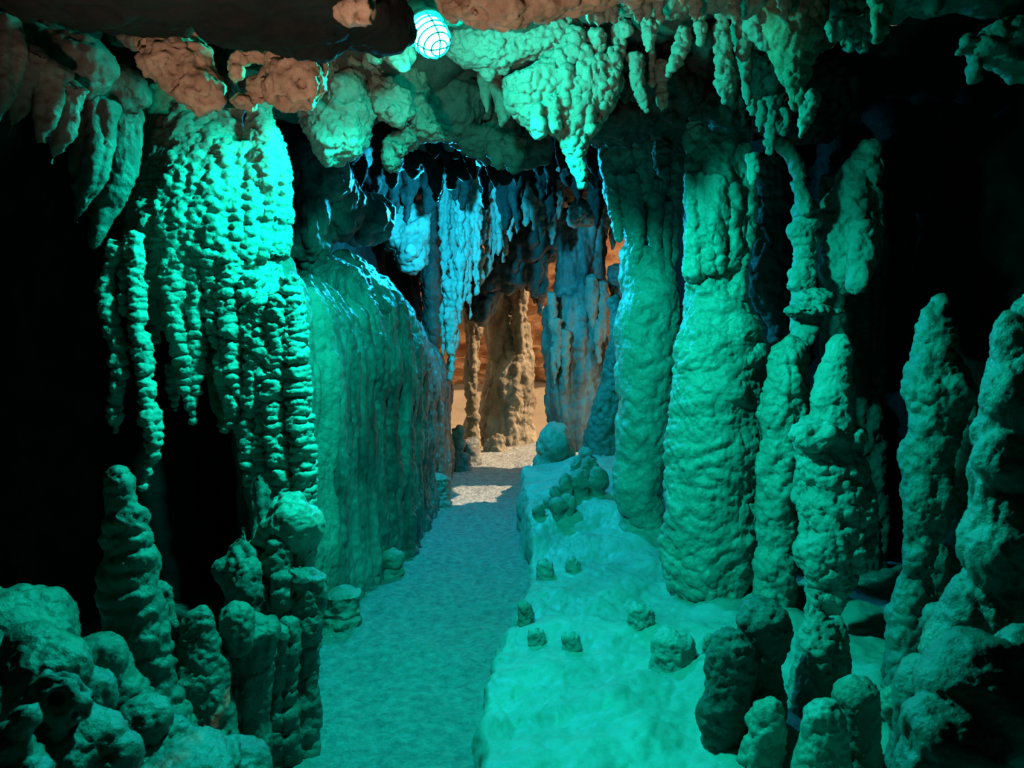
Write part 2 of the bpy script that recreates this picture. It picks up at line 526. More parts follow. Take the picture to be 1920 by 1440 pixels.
# ---- left flowstone drapery with hanging strands
def left_drapery():
    d = 3.3
    t = thing('flowstone_drapery', 'big bright green flowstone drapery with lumpy hanging strands, left of the lamp', 'flowstone', P(420, 560, d))
    f = Form(11)
    f.col([(430, 215, 30), (400, 260, 95), (400, 300, 122), (400, 340, 132), (395, 400, 148), (392, 450, 152), (400, 520, 140), (430, 570, 115), (462, 620, 96), (487, 700, 82), (508, 780, 66), (533, 850, 50), (548, 905, 40), (556, 950, 34)], d, 0.55, None, 32)
    f.col([(487, 190, 20), (490, 230, 28), (495, 280, 38), (490, 340, 54), (500, 420, 48)], d-0.03, 0.9)
    f.col([(440, 190, 22), (430, 230, 18), (445, 260, 12)], d+0.02, 0.9)
    f.build('flowstone_sheet', M['pale'], 0.0075, (('soft', 0.25, 0.03), ('ridge', 0.075, 0.016, (1, 1, 0.28)), ('pop', 0.034, 0.017, (0.75, 0.75, 1.5)), ('fbm', 0.02, 0.0025)), parent=t)
    strands = [
        [(222, 455, 14), (207, 500, 11), (200, 545, 12), (208, 600, 13), (222, 660, 14), (222, 715, 12), (213, 750, 11), (215, 790, 8), (218, 812, 2)],
        [(250, 440, 16), (255, 520, 14), (262, 620, 13), (270, 690, 15), (275, 760, 14), (287, 810, 15), (284, 860, 9), (266, 915, 2)],
        [(238, 480, 9), (232, 540, 8), (236, 592, 6)],
        [(300, 440, 22), (305, 500, 16), (312, 540, 9), (318, 560, 4)],
        [(328, 430, 26), (330, 520, 26), (335, 600, 24), (345, 660, 20), (355, 720, 15), (362, 780, 5), (363, 792, 2)],
        [(370, 460, 22), (368, 560, 17), (370, 640, 14), (368, 700, 12), (370, 735, 6)],
        [(318, 685, 6), (324, 720, 9), (328, 768, 3)],
        [(400, 480, 22), (398, 560, 16), (405, 620, 15), (415, 660, 13), (420, 720, 13), (436, 750, 14), (425, 800, 8), (415, 806, 3)],
        [(432, 480, 24), (428, 560, 22), (436, 630, 22), (438, 700, 18), (445, 740, 12), (440, 770, 5)],
        [(470, 520, 22), (473, 620, 20), (475, 700, 16), (466, 770, 14), (462, 830, 14), (470, 880, 13), (462, 905, 4)],
        [(495, 560, 22), (490, 680, 18), (487, 770, 13), (488, 850, 13), (480, 900, 5)],
        [(525, 560, 25), (520, 680, 22), (513, 760, 22), (520, 850, 20), (530, 920, 16), (540, 955, 8)],
        [(548, 520, 20), (553, 640, 22), (560, 760, 22), (570, 880, 22), (570, 950, 16)],
        [(288, 520, 6), (290, 600, 5), (292, 640, 3)],
    ]
    for k, s in enumerate(strands):
        dd = d-0.12 if k not in (6, 13) else d
        if k < 3: dd = d-0.30
        g = Form(30+k)
        g.col(s, dd, 1.0, (0.034, 0.22), 16)
        g.build('hanging_strand', M['pale'], 0.0058, (('soft', 0.07, 0.012), ('pop', 0.036, 0.016, (0.6, 0.6, 1.5)), ('fbm', 0.02, 0.002)), parent=t, smooth=0)
    g = Form(50)
    g.col([(405, 580, 40), (410, 660, 32), (420, 740, 26), (415, 800, 8)], d+0.02, 0.4)
    g.build('backing_curtain', M['brown'], 0.009, (('ridge', 0.06, 0.012, (1, 1, 0.3)),), parent=t)
left_drapery()

f = Form(12)
f.col([(255, 120, 30), (280, 170, 55), (310, 230, 62), (330, 290, 70)], 3.45, 0.7)
formation('ceiling_rock', 'dark streaked brown rock shoulder above the bright green drapery', 'rock', M['brown'], f, 0.01, (('ridge', 0.05, 0.01, (1, 1, 2.5)), ('fbm', 0.05, 0.006)))

# ---- bulb and stalagmite cluster under it
f = Form(13)
f.blob(545, 952, 3.0, 36, 32).blob(578, 985, 3.0, 26, 40).blob(528, 985, 3.0, 38, 34).blob(556, 985, 2.97, 44, 48).blob(505, 1010, 3.0, 28, 24).col([(562, 1000, 40), (560, 1050, 28), (560, 1100, 34)], 3.02)
formation('stalagmite', 'bulbous lumpy stalagmite top right under the bright drapery', 'stalagmite', M['wet'], f, 0.008, (('soft', 0.12, 0.02), ('popm', 0.05, 0.012)))
f = Form(14)
f.col([(500, 1030, 50), (492, 1050, 72), (490, 1110, 70), (492, 1200, 60), (495, 1330, 55)], 3.0, 0.7)
f.col([(522, 998, 12), (522, 1015, 24), (520, 1070, 30)], 2.92).col([(470, 1046, 12), (468, 1062, 22), (470, 1110, 26), (478, 1160, 24)], 2.86)
f.col([(455, 985, 8), (455, 1005, 12), (452, 1045, 22)], 2.98).blob(425, 1065, 2.98, 24, 22)
f.col([(530, 1080, 20), (535, 1130, 20), (540, 1180, 16)], 2.84).blob(590, 1085, 2.96, 20, 16)
formation('stalagmite', 'knobbly dark stalagmite block crowned by small rounded heads, below the bulb', 'stalagmite', M['mid'], f, 0.0085, ROUGH)
f = Form(15)
f.col([(575, 1070, 34), (572, 1085, 38), (578, 1120, 28), (575, 1250, 27), (566, 1340, 32), (560, 1440, 36), (560, 1480, 36)], 2.86, 0.9, (0.03, 0.1))
f.col([(545, 1160, 14), (540, 1250, 17), (535, 1340, 18), (530, 1470, 24)], 2.76, 1, (0.028, 0.3))
f.col([(520, 1180, 16), (515, 1280, 14), (505, 1380, 18), (505, 1470, 22)], 2.72, 1, (0.03, 0.3))
formation('stalagmite', 'fluted dark stalagmite pillar with ribbed sides beside the path edge', 'stalagmite', M['mid'], f, 0.0075, ROUGH[:2]+(('fbm', 0.03, 0.003),))
f = Form(16)
f.col([(476, 1170, 30), (478, 1180, 46), (480, 1215, 44), (478, 1270, 34), (470, 1350, 34), (470, 1430, 40), (470, 1480, 44)], 2.66, 0.9)
f.col([(440, 1132, 12), (443, 1148, 23), (446, 1180, 26), (450, 1215, 26)], 2.58)
formation('stalagmite', 'flat-topped stalagmite with one rounded thumb-like head at the lower left', 'stalagmite', M['mid'], f, 0.008, (('soft', 0.15, 0.02), ('ridge', 0.08, 0.012, (1, 1, 0.4)), ('fbm', 0.03, 0.004)))
f = Form(17)
f.col([(380, 1136, 10), (378, 1150, 26), (368, 1180, 34), (366, 1220, 42), (370, 1280, 52), (380, 1350, 60), (390, 1430, 70), (390, 1490, 76)], 2.5, 0.9)
formation('stalagmite', 'squat pale-headed stalagmite between the tall pointed one and the flat-topped one', 'stalagmite', M['mid'], f, 0.0075, ROUGH)

# ---- tall left stalagmite
f = Form(18)
f.col([(216, 884, 9), (220, 896, 17), (224, 920, 20), (228, 945, 22), (234, 975, 34), (240, 1030, 43), (240, 1090, 47), (250, 1150, 50), (262, 1220, 54), (276, 1280, 50), (290, 1340, 56), (300, 1400, 70), (300, 1470, 80)], 2.3, 0.9, (0.05, 0.05))
formation('stalagmite', 'tall pointed ribbed stalagmite standing alone before the black recess at left', 'stalagmite', M['mid'], f, 0.0075, (('soft', 0.2, 0.02), ('ridge', 0.10, 0.014, (0.5, 0.5, 1.5)), ('popm', 0.05, 0.012), ('fbm', 0.03, 0.003)))
f = Form(19)
f.col([(292, 1085, 10), (305, 1105, 22), (312, 1150, 22), (316, 1250, 24), (316, 1400, 30)], 2.5)
formation('stalagmite', 'low rough rock fin just behind the tall pointed stalagmite', 'stalagmite', M['mid'], f, 0.009, ROUGH)

# ---- lower left boulders
def boulder(label, blobs, mat='mid', vox=0.008, disp=None, seed=0, cat='boulder', name='boulder'):
    f = Form(seed)
    for b in blobs: f.blob(*b)
    formation(name, label, cat, M[mat], f, vox, disp or (('soft', 0.15, 0.025), ('popm', 0.06, 0.014), ('fbm', 0.03, 0.004)))
boulder('broad rounded boulder against the left edge of the picture, topmost of the heap', [(30, 1190, 1.95, 95, 85, 110), (85, 1200, 1.9, 45, 38), (-60, 1160, 2.0, 110, 60, 100)], seed=61)
boulder('smooth humped boulder in the middle of the lower left heap', [(80, 1260, 1.75, 90, 75, 90), (60, 1210, 1.75, 55, 36), (-10, 1330, 1.7, 110, 90, 90), (160, 1300, 1.8, 60, 60)], seed=62)
boulder('knob-shaped boulder leaning against the foot of the tall pointed stalagmite', [(185, 1235, 1.95, 48, 52), (230, 1300, 2.0, 60, 50), (210, 1260, 2.0, 50, 45)], seed=63)
boulder('dark deeply pitted boulder at the lower left', [(100, 1330, 1.55, 62, 68, 60), (70, 1350, 1.55, 45, 60)], 'dull', 0.007, (('soft', 0.15, 0.03), ('pits', 0.055, 0.03), ('pits', 0.03, 0.015), ('fbm', 0.03, 0.005)), 64)
boulder('pale hunched boulder on the bottom edge right of the pitted one', [(150, 1390, 1.6, 75, 55), (190, 1430, 1.6, 60, 60), (110, 1430, 1.55, 70, 60)], seed=65)
boulder('rounded boulder with a split face below the tall pointed stalagmite', [(250, 1350, 1.95, 62, 50), (285, 1400, 2.0, 70, 60), (225, 1420, 1.95, 70, 50)], seed=66)
boulder('low cracked slab along the bottom edge at left', [(300, 1440, 1.9, 150, 42, 120), (420, 1450, 2.0, 80, 45, 90)], seed=67, disp=(('soft', 0.2, 0.02), ('crack', 0.3, 0.02), ('fbm', 0.03, 0.004)))
boulder('small knobbly rock in the bottom left corner', [(20, 1400, 1.4, 40, 45), (45, 1350, 1.4, 28, 30), (30, 1450, 1.4, 60, 40)], seed=68)

# ---- fluted flowstone bank on the left of the path
BX = [540, 600, 650, 720, 770, 800, 830, 845, 856]
BY = [1260, 1190, 1140, 1085, 1045, 1000, 950, 905, 870]
def bank(label, px0, px1, n, tops, seed, mat='blue', lean=0.12, fat=0.52):
    """a row of fat vertical flutes standing side by side along the path"""
    f = Form(seed); f.micro = 0.7
    yb0 = np.interp(px0, BX, BY); yb1 = np.interp(px1, BX, BY)
    da, db = 1.5*F/(yb0-HZ), 1.5*F/(yb1-HZ)
    ds = np.linspace(da, db, n); gap = (db-da)/(n-1)
    for d in ds:
        px = np.interp(HZ+1.5*F/d, BY[::-1], BX[::-1])
        top = np.interp(px, [t[0] for t in tops], [t[1] for t in tops])
        zt = EYE+(HZ-top)*d/F-0.03+f.rng.uniform(-0.04, 0.02)
        r = gap*fat*f.rng.uniform(0.85, 1.25)
        x0 = (px-960)*d/F-r*0.9+f.rng.uniform(-0.05, 0.03); y0 = d
        bk = lean*f.rng.uniform(0.7, 1.5)
        f.world_tube([(x0, y0, -0.05, r*1.15), (x0, y0, 0.12, r), (x0-0.01, y0, zt*0.45, r*0.92), (x0-0.02, y0+0.01, zt*0.72, r*1.05), (x0-0.04-bk*0.3, y0+0.03, zt*0.9, r*1.1), (x0-0.08-bk, y0+0.06, zt, r*0.9)], 1.0, None, 18, 0.04)
        if d > 4.3: f.world_tube([(x0-0.34, y0+0.06, -0.05, 0.26), (x0-0.35, y0+0.06, zt*0.6, 0.26), (x0-0.42, y0+0.08, zt*0.93, 0.22)], 1.0, None, 14, 0.06)
    formation('flowstone_bank', label, 'flowstone', M[mat], f, 0.012, (('soft', 0.3, 0.03), ('ridge', 0.07, 0.012, (1, 1, 0.10)), ('fbm', 0.05, 0.004), ('popm', 0.05, 0.008)))
bank('smooth pale flowstone curtain just right of the bright drapery', 572, 632, 4, [(560, 462), (600, 490), (632, 540)], 71, 'lime', 0.05, 0.7)
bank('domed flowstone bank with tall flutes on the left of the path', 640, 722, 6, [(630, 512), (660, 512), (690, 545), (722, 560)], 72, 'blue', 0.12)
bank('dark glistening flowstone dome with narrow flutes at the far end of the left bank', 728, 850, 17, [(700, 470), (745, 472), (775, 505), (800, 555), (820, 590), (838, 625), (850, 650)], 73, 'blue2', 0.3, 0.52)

# little stumps along the foot of the bank
for k, (px, py, h, r, lab) in enumerate([(640, 1175, 70, 34, 'stubby ringed stalagmite foot at the near end of the left bank'), (735, 1080, 45, 16, 'small rounded stump at the foot of the fluted bank'), (825, 950, 60, 20, 'knobbly stump at the far foot of the fluted bank')]):
    d = 1.5*F/(py-HZ)
    f = Form(80+k)
    f.col([(px, py-h, r*0.6), (px, py-h+8, r), (px, py-h*0.5, r*0.9), (px, py+10, r*1.1)], d, 1, (0.04, 0.2))
    formation('stalagmite', lab, 'stalagmite', M['lime'], f, 0.008, ROUGH[:2])

# ---- mound on the right
def mound_w(y):      # how far the mound runs under the right wall
    return np.interp(y, [4.6, 6.0], [3.3, 1.6])
def mound(u, v):
    y = 1.2+8.2*v; e = xedge(y)
    s = u**1.6*mound_w(y)
    x = e+s
    st = np.clip(s/0.10, 0, 1); st = st*st*(3-2*st)
    edge_h = np.interp(y, [1, 3, 4, 4.9, 5.4, 6.5, 7.3, 8.5, 9.4], [0.10, 0.12, 0.12, 0.12, 0.32, 0.44, 0.36, 0.18, 0.02])
    slope = np.interp(y, [1, 3, 4, 5, 7, 9], [0.10, 0.10, 0.09, 0.12, 0.16, 0.1])
    z = -0.04+edge_h*st+slope*np.clip(s, 0, 1.25)-0.10*np.clip(s-1.4, 0, 2)
    q = np.stack([x, y, 0*x], 1)
    z += st*(0.05*fbm(q/0.55, 3))
    x = x-0.04*st*np.clip(1-s/0.3, 0, 1)+0.03*perlin(q*np.array([0, 1, 0])/0.25+3)*np.clip(1-s/0.4, 0, 1)
    return np.stack([x, y, z], 1)
grid('flowstone_mound', mound, 300, 620, M['mound'], (('soft', 0.22, 0.03), ('crag', 0.30, 0.010), ('popm', 0.07, 0.012), ('fbm', 0.04, 0.005)), kind=None, seed=9,
     label='long pale green flowstone mound sloping down to the right side of the path', cat='flowstone')
def mound_z(x, y):
    s_ = max(0.0, x-xedge(y)); u_ = min(1.0, s_/mound_w(y))**(1/1.6); v_ = (y-1.2)/8.2
    return mound(np.array([u_]), np.array([v_]))[0, 2] if s_ > 0 and 0 < v_ < 1 else 0.0
def ground_d(px, py):
    d = 1.3
    while d < 9:
        p = P(px, py, d)
        if p[2] <= mound_z(p[0], d): return d
        d += 0.03
    return d
for k, (px, py, d, rx, ry, lab) in enumerate([
        (1202, 1160, 3.15, 24, 26, 'pale-capped stump on the mound left of the big column foot'),
        (985, 1150, 3.75, 14, 22, 'dark broken stump on the path edge of the mound'),
        (1005, 1195, 3.4, 16, 16, 'smooth pebble-like knob on the mound near the dark broken stump'),
        (1072, 1205, 3.2, 17, 18, 'round knob in the middle of the mound slope'),
        (1022, 1070, 4.3, 16, 20, 'small flat-topped stump low on the mound edge'),
        (1075, 1060, 4.2, 12, 14, 'little knob above the flat-topped stump'),
        (1262, 1215, 2.95, 40, 28, 'low rounded rock at the front foot of the biggest column'),
        (1335, 1205, 3.0, 14, 14, 'tiny dark stump on the bright patch by the big column')]):
    f = Form(90+k)
    d = ground_d(px, py+ry*0.8)
    f.col([(px, py-ry, rx*0.45), (px-1, py-ry*0.75, rx*0.85), (px, py, rx), (px+1, py+ry, rx*1.1), (px+1, py+ry*1.8, rx*1.3)], d)
    formation('stump', lab, 'stalagmite', M['lime'] if k in (1, 7) else M['mound'], f, 0.006, (('soft', 0.06, 0.008), ('popm', 0.025, 0.006)))

# ---- right hand columns
def right_column_one():
    d = 5.2
    t = thing('cave_column', 'slimmer wet column with a fluted flaring top, first on the right of the path', 'column', P(1205, 1010, d))
    f = Form(101); f.micro = 0.5
    f.col([(1214, 470, 46), (1215, 520, 52), (1220, 560, 57), (1216, 620, 60), (1214, 700, 57), (1210, 780, 54), (1202, 860, 50), (1198, 920, 47), (1204, 960, 40), (1210, 1000, 34), (1210, 1060, 34)], d, 1, None, 28)
    f.build('pillar', M['wet'], 0.010, (('soft', 0.25, 0.03), ('ridge', 0.12, 0.012), ('popm', 0.07, 0.012), ('fbm', 0.04, 0.004)), parent=t)
    g = Form(102)
    g.col([(1205, 255, 84), (1207, 310, 76), (1212, 370, 52), (1215, 430, 46), (1215, 500, 44)], d+0.04, 0.8, None, 28)
    g.build('fluted_top', M['wet'], 0.010, (('ridge', 0.16, 0.03, (1, 1, 0.2)), ('soft', 0.2, 0.015), ('fbm', 0.05, 0.003)), parent=t)
    for px, y0, y1, r, lean in ((1142, 275, 450, 20, 18), (1175, 280, 470, 22, 12), (1208, 270, 380, 24, 4), (1240, 275, 400, 24, -8), (1265, 290, 520, 18, -6), (1190, 330, 500, 20, 5), (1228, 340, 510, 18, 0), (1250, 380, 560, 14, -4)):
        g = Form(int(px))
        g.col([(px, y0, r), (px+lean*0.4, (y0+y1)/2, r*0.8), (px+lean, y1-10, r*0.4), (px+lean, y1, 3)], d-0.16+abs(px-1208)*0.0016, 1)
        g.build('flute', M['wet'], 0.009, (('soft', 0.1, 0.012), ('fbm', 0.04, 0.003)), parent=t)
    g = Form(103)
    g.col([(1205, 965, 40), (1208, 1000, 52), (1205, 1030, 62), (1195, 1070, 80)], d, 0.8)
    g.build('foot', M['mound'], 0.011, (('soft', 0.2, 0.02), ('fbm', 0.05, 0.005)), parent=t)
right_column_one()

def right_column_two():
    d = 4.2
    t = thing('cave_column', 'thickest lumpy column right of the path with a bulging shoulder', 'column', P(1335, 1160, d))
    f = Form(104); f.micro = 0.75
    f.col([(1348, 560, 62), (1352, 620, 74), (1352, 680, 82), (1348, 760, 88), (1342, 850, 90), (1338, 950, 90), (1332, 1050, 88), (1328, 1110, 78), (1330, 1150, 66), (1330, 1210, 60)], d, 0.95, None, 32)
    f.build('pillar', M['wet'], 0.0085, (('soft', 0.2, 0.03), ('ridge', 0.12, 0.012, (1, 1, 1.5)), ('popm', 0.06, 0.014), ('fbm', 0.03, 0.004)), parent=t)
    g = Form(105)
    g.col([(1345, 215, 50), (1345, 250, 55), (1348, 300, 60), (1346, 380, 58), (1342, 450, 52), (1342, 520, 54), (1345, 590, 60), (1350, 660, 60)], d, 0.9, None, 28)
    g.col([(1398, 270, 12), (1400, 330, 18), (1398, 400, 20), (1392, 470, 16), (1375, 560, 22)], d-0.1)
    g.col([(1308, 330, 22), (1305, 420, 22), (1302, 520, 20)], d-0.1).col([(1345, 330, 22), (1340, 420, 24), (1338, 510, 16)], d-0.15)
    g.col([(1372, 350, 18), (1376, 430, 20), (1372, 500, 12)], d-0.14)
    g.build('upper_shaft', M['wet'], 0.0085, (('soft', 0.15, 0.02), ('ridge', 0.10, 0.02, (1, 1, 0.5)), ('popm', 0.05, 0.016), ('fbm', 0.03, 0.004)), parent=t)
    g = Form(106)
    g.blob(1385, 622, d-0.12, 42, 38, 40).blob(1395, 660, d-0.08, 40, 50)
    g.build('shoulder', M['wet'], 0.0085, (('soft', 0.15, 0.015), ('popm', 0.05, 0.01)), parent=t)
right_column_two()

f = Form(107)
f.col([(1484, 636, 10), (1484, 655, 28), (1478, 690, 36), (1476, 740, 38), (1470, 820, 40), (1463, 900, 40), (1457, 1000, 36), (1452, 1090, 35), (1450, 1140, 34), (1450, 1190, 34)], 3.8)
f.col([(1440, 740, 8), (1438, 790, 14), (1440, 850, 8)], 3.85)
formation('cave_column', 'narrow round-shouldered column directly right of the thickest one', 'column', M['wet'], f, 0.009, (('soft', 0.15, 0.025), ('ridge', 0.09, 0.01), ('popm', 0.05, 0.012), ('fbm', 0.03, 0.005)))

def right_white():
    d = 3.5
    t = thing('stalagmite', 'pale smooth two-tier stalagmite with a crusted body, centre of the right side', 'stalagmite', P(1555, 1140, d))
    f = Form(108)
    f.col([(1570, 631, 12), (1572, 645, 22), (1568, 690, 30), (1560, 750, 38), (1558, 800, 42), (1556, 840, 46)], d)
    f.build('spire', M['pale'], 0.008, (('soft', 0.12, 0.016), ('popm', 0.05, 0.01), ('fbm', 0.03, 0.003)), parent=t)
    g = Form(109)
    g.col([(1552, 792, 45), (1552, 810, 62), (1555, 850, 60), (1562, 900, 66), (1565, 960, 68), (1565, 1010, 64), (1555, 1060, 56), (1548, 1110, 40), (1545, 1160, 28)], d, 0.9)
    g.blob(1535, 815, d-0.1, 45, 24)
    g.build('crusted_body', M['pale'], 0.0075, (('soft', 0.15, 0.03), ('pop', 0.055, 0.022), ('pits', 0.12, 0.02), ('popm', 0.025, 0.008), ('fbm', 0.02, 0.003)), parent=t)
right_white()

def right_back():
    d = 4.3
    t = thing('cave_column', 'broken-looking column with beaded edge and smooth lumpy cape, behind the two-tier stalagmite', 'column', P(1570, 900, d))
    f = Form(110)
    f.col([(1635, 270, 16), (1626, 300, 26), (1612, 340, 38), (1600, 380, 50), (1590, 420, 60), (1585, 470, 62), (1575, 510, 48), (1560, 540, 30)], d, 0.7, None, 26)
    f.col([(1615, 420, 24), (1612, 480, 20), (1608, 535, 18), (1605, 556, 6)], d-0.16)
    f.build('cape', M['pale'], 0.0095, (('soft', 0.15, 0.025), ('pop', 0.075, 0.02), ('soft', 0.06, 0.006)), parent=t)
    g = Form(111)
    y = 395
    rr = random.Random(5)
    while y < 640:
        g.blob(1508+rr.uniform(-8, 8), y, d-0.12, rr.uniform(20, 27), rr.uniform(15, 20))
        y += 20
    g.col([(1508, 390, 16), (1508, 500, 20), (1505, 600, 22), (1500, 640, 14)], d-0.1)
    g.build('beaded_edge', M['pale'], 0.0085, (('popm', 0.05, 0.012), ('fbm', 0.03, 0.004)), parent=t)
    g = Form(112)
    g.blob(1515, 582, d-0.2, 45, 13, 40).blob(1550, 585, d-0.2, 35, 7, 22).blob(1530, 560, d-0.2, 34, 18)
    g.build('crust_shelf', M['pale'], 0.008, POP, parent=t)
    g = Form(113)
    g.col([(1600, 330, 60), (1595, 500, 62), (1600, 700, 55), (1610, 900, 50), (1600, 1150, 60)], d+0.35, 0.6)
    g.build('dark_shaft', M['dull'], 0.014, (('ridge', 0.12, 0.02, (1, 1, 0.3)), ('fbm', 0.06, 0.008)), parent=t)
right_back()

f = Form(114)
f.col([(1458, 258, 14), (1478, 285, 15), (1496, 320, 14), (1502, 335, 13)], 4.1, 1)
f.col([(1495, 340, 12), (1505, 370, 13), (1512, 400, 14)], 4.1)
f.col([(1502, 325, 8), (1500, 345, 8)], 4.12)
formation('stalactite', 'bent smooth pipe-like stalactite reaching down to the beaded column', 'stalactite', M['wet'], f, 0.007, (('soft', 0.08, 0.006),))

f = Form(115)
f.col([(1470, 640, 30), (1465, 600, 26), (1440, 540, 40), (1440, 480, 44), (1445, 400, 40), (1440, 300, 50)], 5.2, 0.8)
formation('cave_column', 'dim column in the gap behind the thickest column', 'column', M['dull'], f, 0.014, DL)

f = Form(116)
f.col([(1760, 556, 10), (1760, 568, 22), (1757, 600, 29), (1758, 640, 33), (1755, 652, 29), (1754, 664, 40), (1758, 700, 51), (1762, 750, 55), (1758, 790, 50), (1742, 840, 46), (1738, 900, 44), (1735, 950, 38), (1728, 1010, 30), (1716, 1060, 26), (1712, 1150, 36), (1710, 1300, 50)], 2.95, 0.95)
formation('stalagmite', 'tall finger-headed stalagmite standing alone before the black space at right', 'stalagmite', M['mid'], f, 0.008, (('soft', 0.15, 0.02), ('ridge', 0.10, 0.012), ('popm', 0.06, 0.014), ('fbm', 0.03, 0.003)))
f = Form(117)
f.col([(1812, 750, 10), (1812, 780, 20), (1808, 840, 28), (1805, 900, 34), (1800, 960, 46), (1790, 1100, 60)], 3.9)
formation('stalagmite', 'dim beaded stalagmite half hidden behind the finger-headed one', 'stalagmite', M['mid'], f, 0.010, (('soft', 0.15, 0.02), ('pop', 0.04, 0.008)))
f = Form(118)
f.col([(1752, 1015, 14), (1755, 1040, 22), (1750, 1080, 22), (1745, 1150, 22), (1735, 1240, 28), (1720, 1330, 40)], 3.1)
formation('stalagmite', 'narrow grey stump behind the foot of the finger-headed stalagmite', 'stalagmite', M['mid'], f, 0.010, DL)
f = Form(119)
f.col([(1925, 570, 16), (1915, 600, 32), (1908, 660, 48), (1908, 740, 58), (1902, 820, 64), (1895, 920, 70), (1890, 1010, 74), (1880, 1090, 82), (1870, 1160, 90), (1865, 1240, 110), (1860, 1320, 140), (1850, 1480, 170)], 1.75, 0.9)
formation('stalagmite', 'large close-up lumpy stalagmite cut off by the right edge', 'stalagmite', M['mid'], f, 0.0075, (('soft', 0.16, 0.035), ('pop', 0.10, 0.03), ('fbm', 0.04, 0.004)))
boulder('blurred hollowed rock filling the lower right corner', [(1850, 1330, 1.45, 130, 130, 110), (1790, 1400, 1.4, 120, 90, 90), (1900, 1230, 1.5, 70, 70), (1720, 1430, 1.4, 60, 60)], 'mid', 0.008, (('soft', 0.16, 0.04), ('pits', 0.14, 0.05), ('fbm', 0.05, 0.005)), 120)
boulder('small round rock at the inner side of the close-up right stalagmite', [(1768, 1172, 1.9, 24, 26)], 'mid', 0.007, None, 121)

# ---- lower right cluster
CL = (('soft', 0.12, 0.02), ('popm', 0.05, 0.014), ('pits', 0.05, 0.010), ('fbm', 0.03, 0.004))
for k, (lab, d, cols, mat, disp) in enumerate([
    ('dark pitted stump leaning left at the edge of the mound', 2.55, [[(1385, 1190, 22), (1380, 1205, 38), (1368, 1260, 44), (1355, 1320, 44), (1352, 1370, 40), (1360, 1410, 26), (1362, 1450, 24)]], 'dull', CL),
    ('dark double-headed stump behind the leaning pitted one', 2.75, [[(1425, 1130, 30), (1430, 1150, 46), (1435, 1185, 44), (1430, 1230, 40), (1425, 1300, 45), (1420, 1380, 50)], [(1425, 1195, 26), (1432, 1220, 30), (1428, 1260, 26)]], 'dull', CL),
    ('crusty rock pile with a white beaded seam under the two-tier stalagmite', 2.9, [[(1530, 1110, 10), (1530, 1140, 16), (1532, 1180, 34), (1535, 1230, 50), (1535, 1290, 62), (1530, 1380, 80)], [(1560, 1165, 18), (1565, 1190, 24), (1570, 1260, 30), (1580, 1330, 40)]], 'lime', ROUGH),
    ('pale thumb-shaped stalagmite near the bottom edge', 2.2, [[(1444, 1318, 10), (1442, 1332, 24), (1435, 1370, 30), (1428, 1420, 34), (1425, 1480, 38)]], 'wet', DL),
    ('stubby slanted stalagmite left of the large dark rounded one', 2.15, [[(1560, 1326, 20), (1552, 1345, 38), (1545, 1390, 46), (1540, 1480, 55)]], 'wet', DL),
    ('large dark dome-headed stalagmite at the bottom right', 2.35, [[(1600, 1272, 18), (1602, 1290, 36), (1604, 1330, 42), (1602, 1390, 44), (1600, 1480, 50)]], 'lime', (('soft', 0.15, 0.015), ('fbm', 0.04, 0.003))),
    ('pale ball-headed stump beside the hollowed corner rock', 2.1, [[(1676, 1290, 14), (1678, 1308, 30), (1680, 1335, 30), (1685, 1360, 20), (1690, 1400, 26), (1690, 1470, 40)]], 'wet', DL)]):
    f = Form(130+k)
    gx, gy = [(1360, 1400), (1430, 1375), (1535, 1335), (1430, 1450), (1545, 1480), (1600, 1440), (1685, 1400)][k]
    d = ground_d(gx, gy)
    for c in cols: f.col(c, d, 0.95)
    formation('stalagmite', lab, 'stalagmite', M[mat], f, 0.007, disp)

# ---- mid distance right: dark column, boulder, rubble
def far_column():
    d = 8.4
    t = thing('cave_column', 'dark bluish column beside the sunlit opening', 'column', P(1085, 850, d))
    f = Form(140)
    f.col([(1085, 560, 50), (1080, 620, 56), (1080, 700, 56), (1085, 780, 54), (1085, 860, 58)], d, 0.9, None, 26)
    f.build('pillar', M['blue'], 0.02, (('soft', 0.3, 0.05), ('ridge', 0.14, 0.04, (1, 1, 0.15)), ('fbm', 0.08, 0.01)), parent=t)
    g = Form(141)
    g.col([(1090, 400, 52), (1090, 470, 44), (1085, 540, 44), (1082, 600, 50)], d, 0.9, None, 26)
    g.build('fluted_top', M['blue'], 0.02, (('ridge', 0.16, 0.05, (1, 1, 0.12)), ('fbm', 0.08, 0.01)), parent=t)
    for k, (px, y0, y1, r) in enumerate(((1035, 550, 640, 8), (1045, 600, 700, 9), (1110, 520, 620, 12), (1130, 530, 640, 9), (1060, 620, 740, 8), (1038, 650, 720, 6), (1122, 600, 680, 8))):
        g = Form(142+k)
        g.col([(px, y0, r), (px+1, (y0+y1)/2, r), (px+2, y1, 2)], d-0.32)
        g.build('pale_drip', M['lime'], 0.014, (('fbm', 0.08, 0.01),), parent=t)
far_column()
f = Form(150)
f.col([(1150, 560, 14), (1165, 600, 22), (1160, 700, 30), (1140, 800, 36), (1130, 900, 50), (1120, 960, 60)], 6.9, 0.8)
formation('cave_column', 'dim sloping flowstone rib between the dark bluish column and the slim wet column', 'column', M['dull'], f, 0.016, DL)
f = Form(153)
f.col([(1160, 500, 20), (1162, 600, 14), (1164, 700, 15), (1160, 800, 18), (1160, 900, 24)], 8.3)
formation('cave_column', 'thin dim column in the slit left of the slim wet column', 'column', M['blue'], f, 0.016, DL)
f = Form(151)
f.blob(1040, 835, 7.0, 36, 42).blob(1058, 845, 7.0, 22, 30).blob(1035, 870, 7.0, 34, 30)
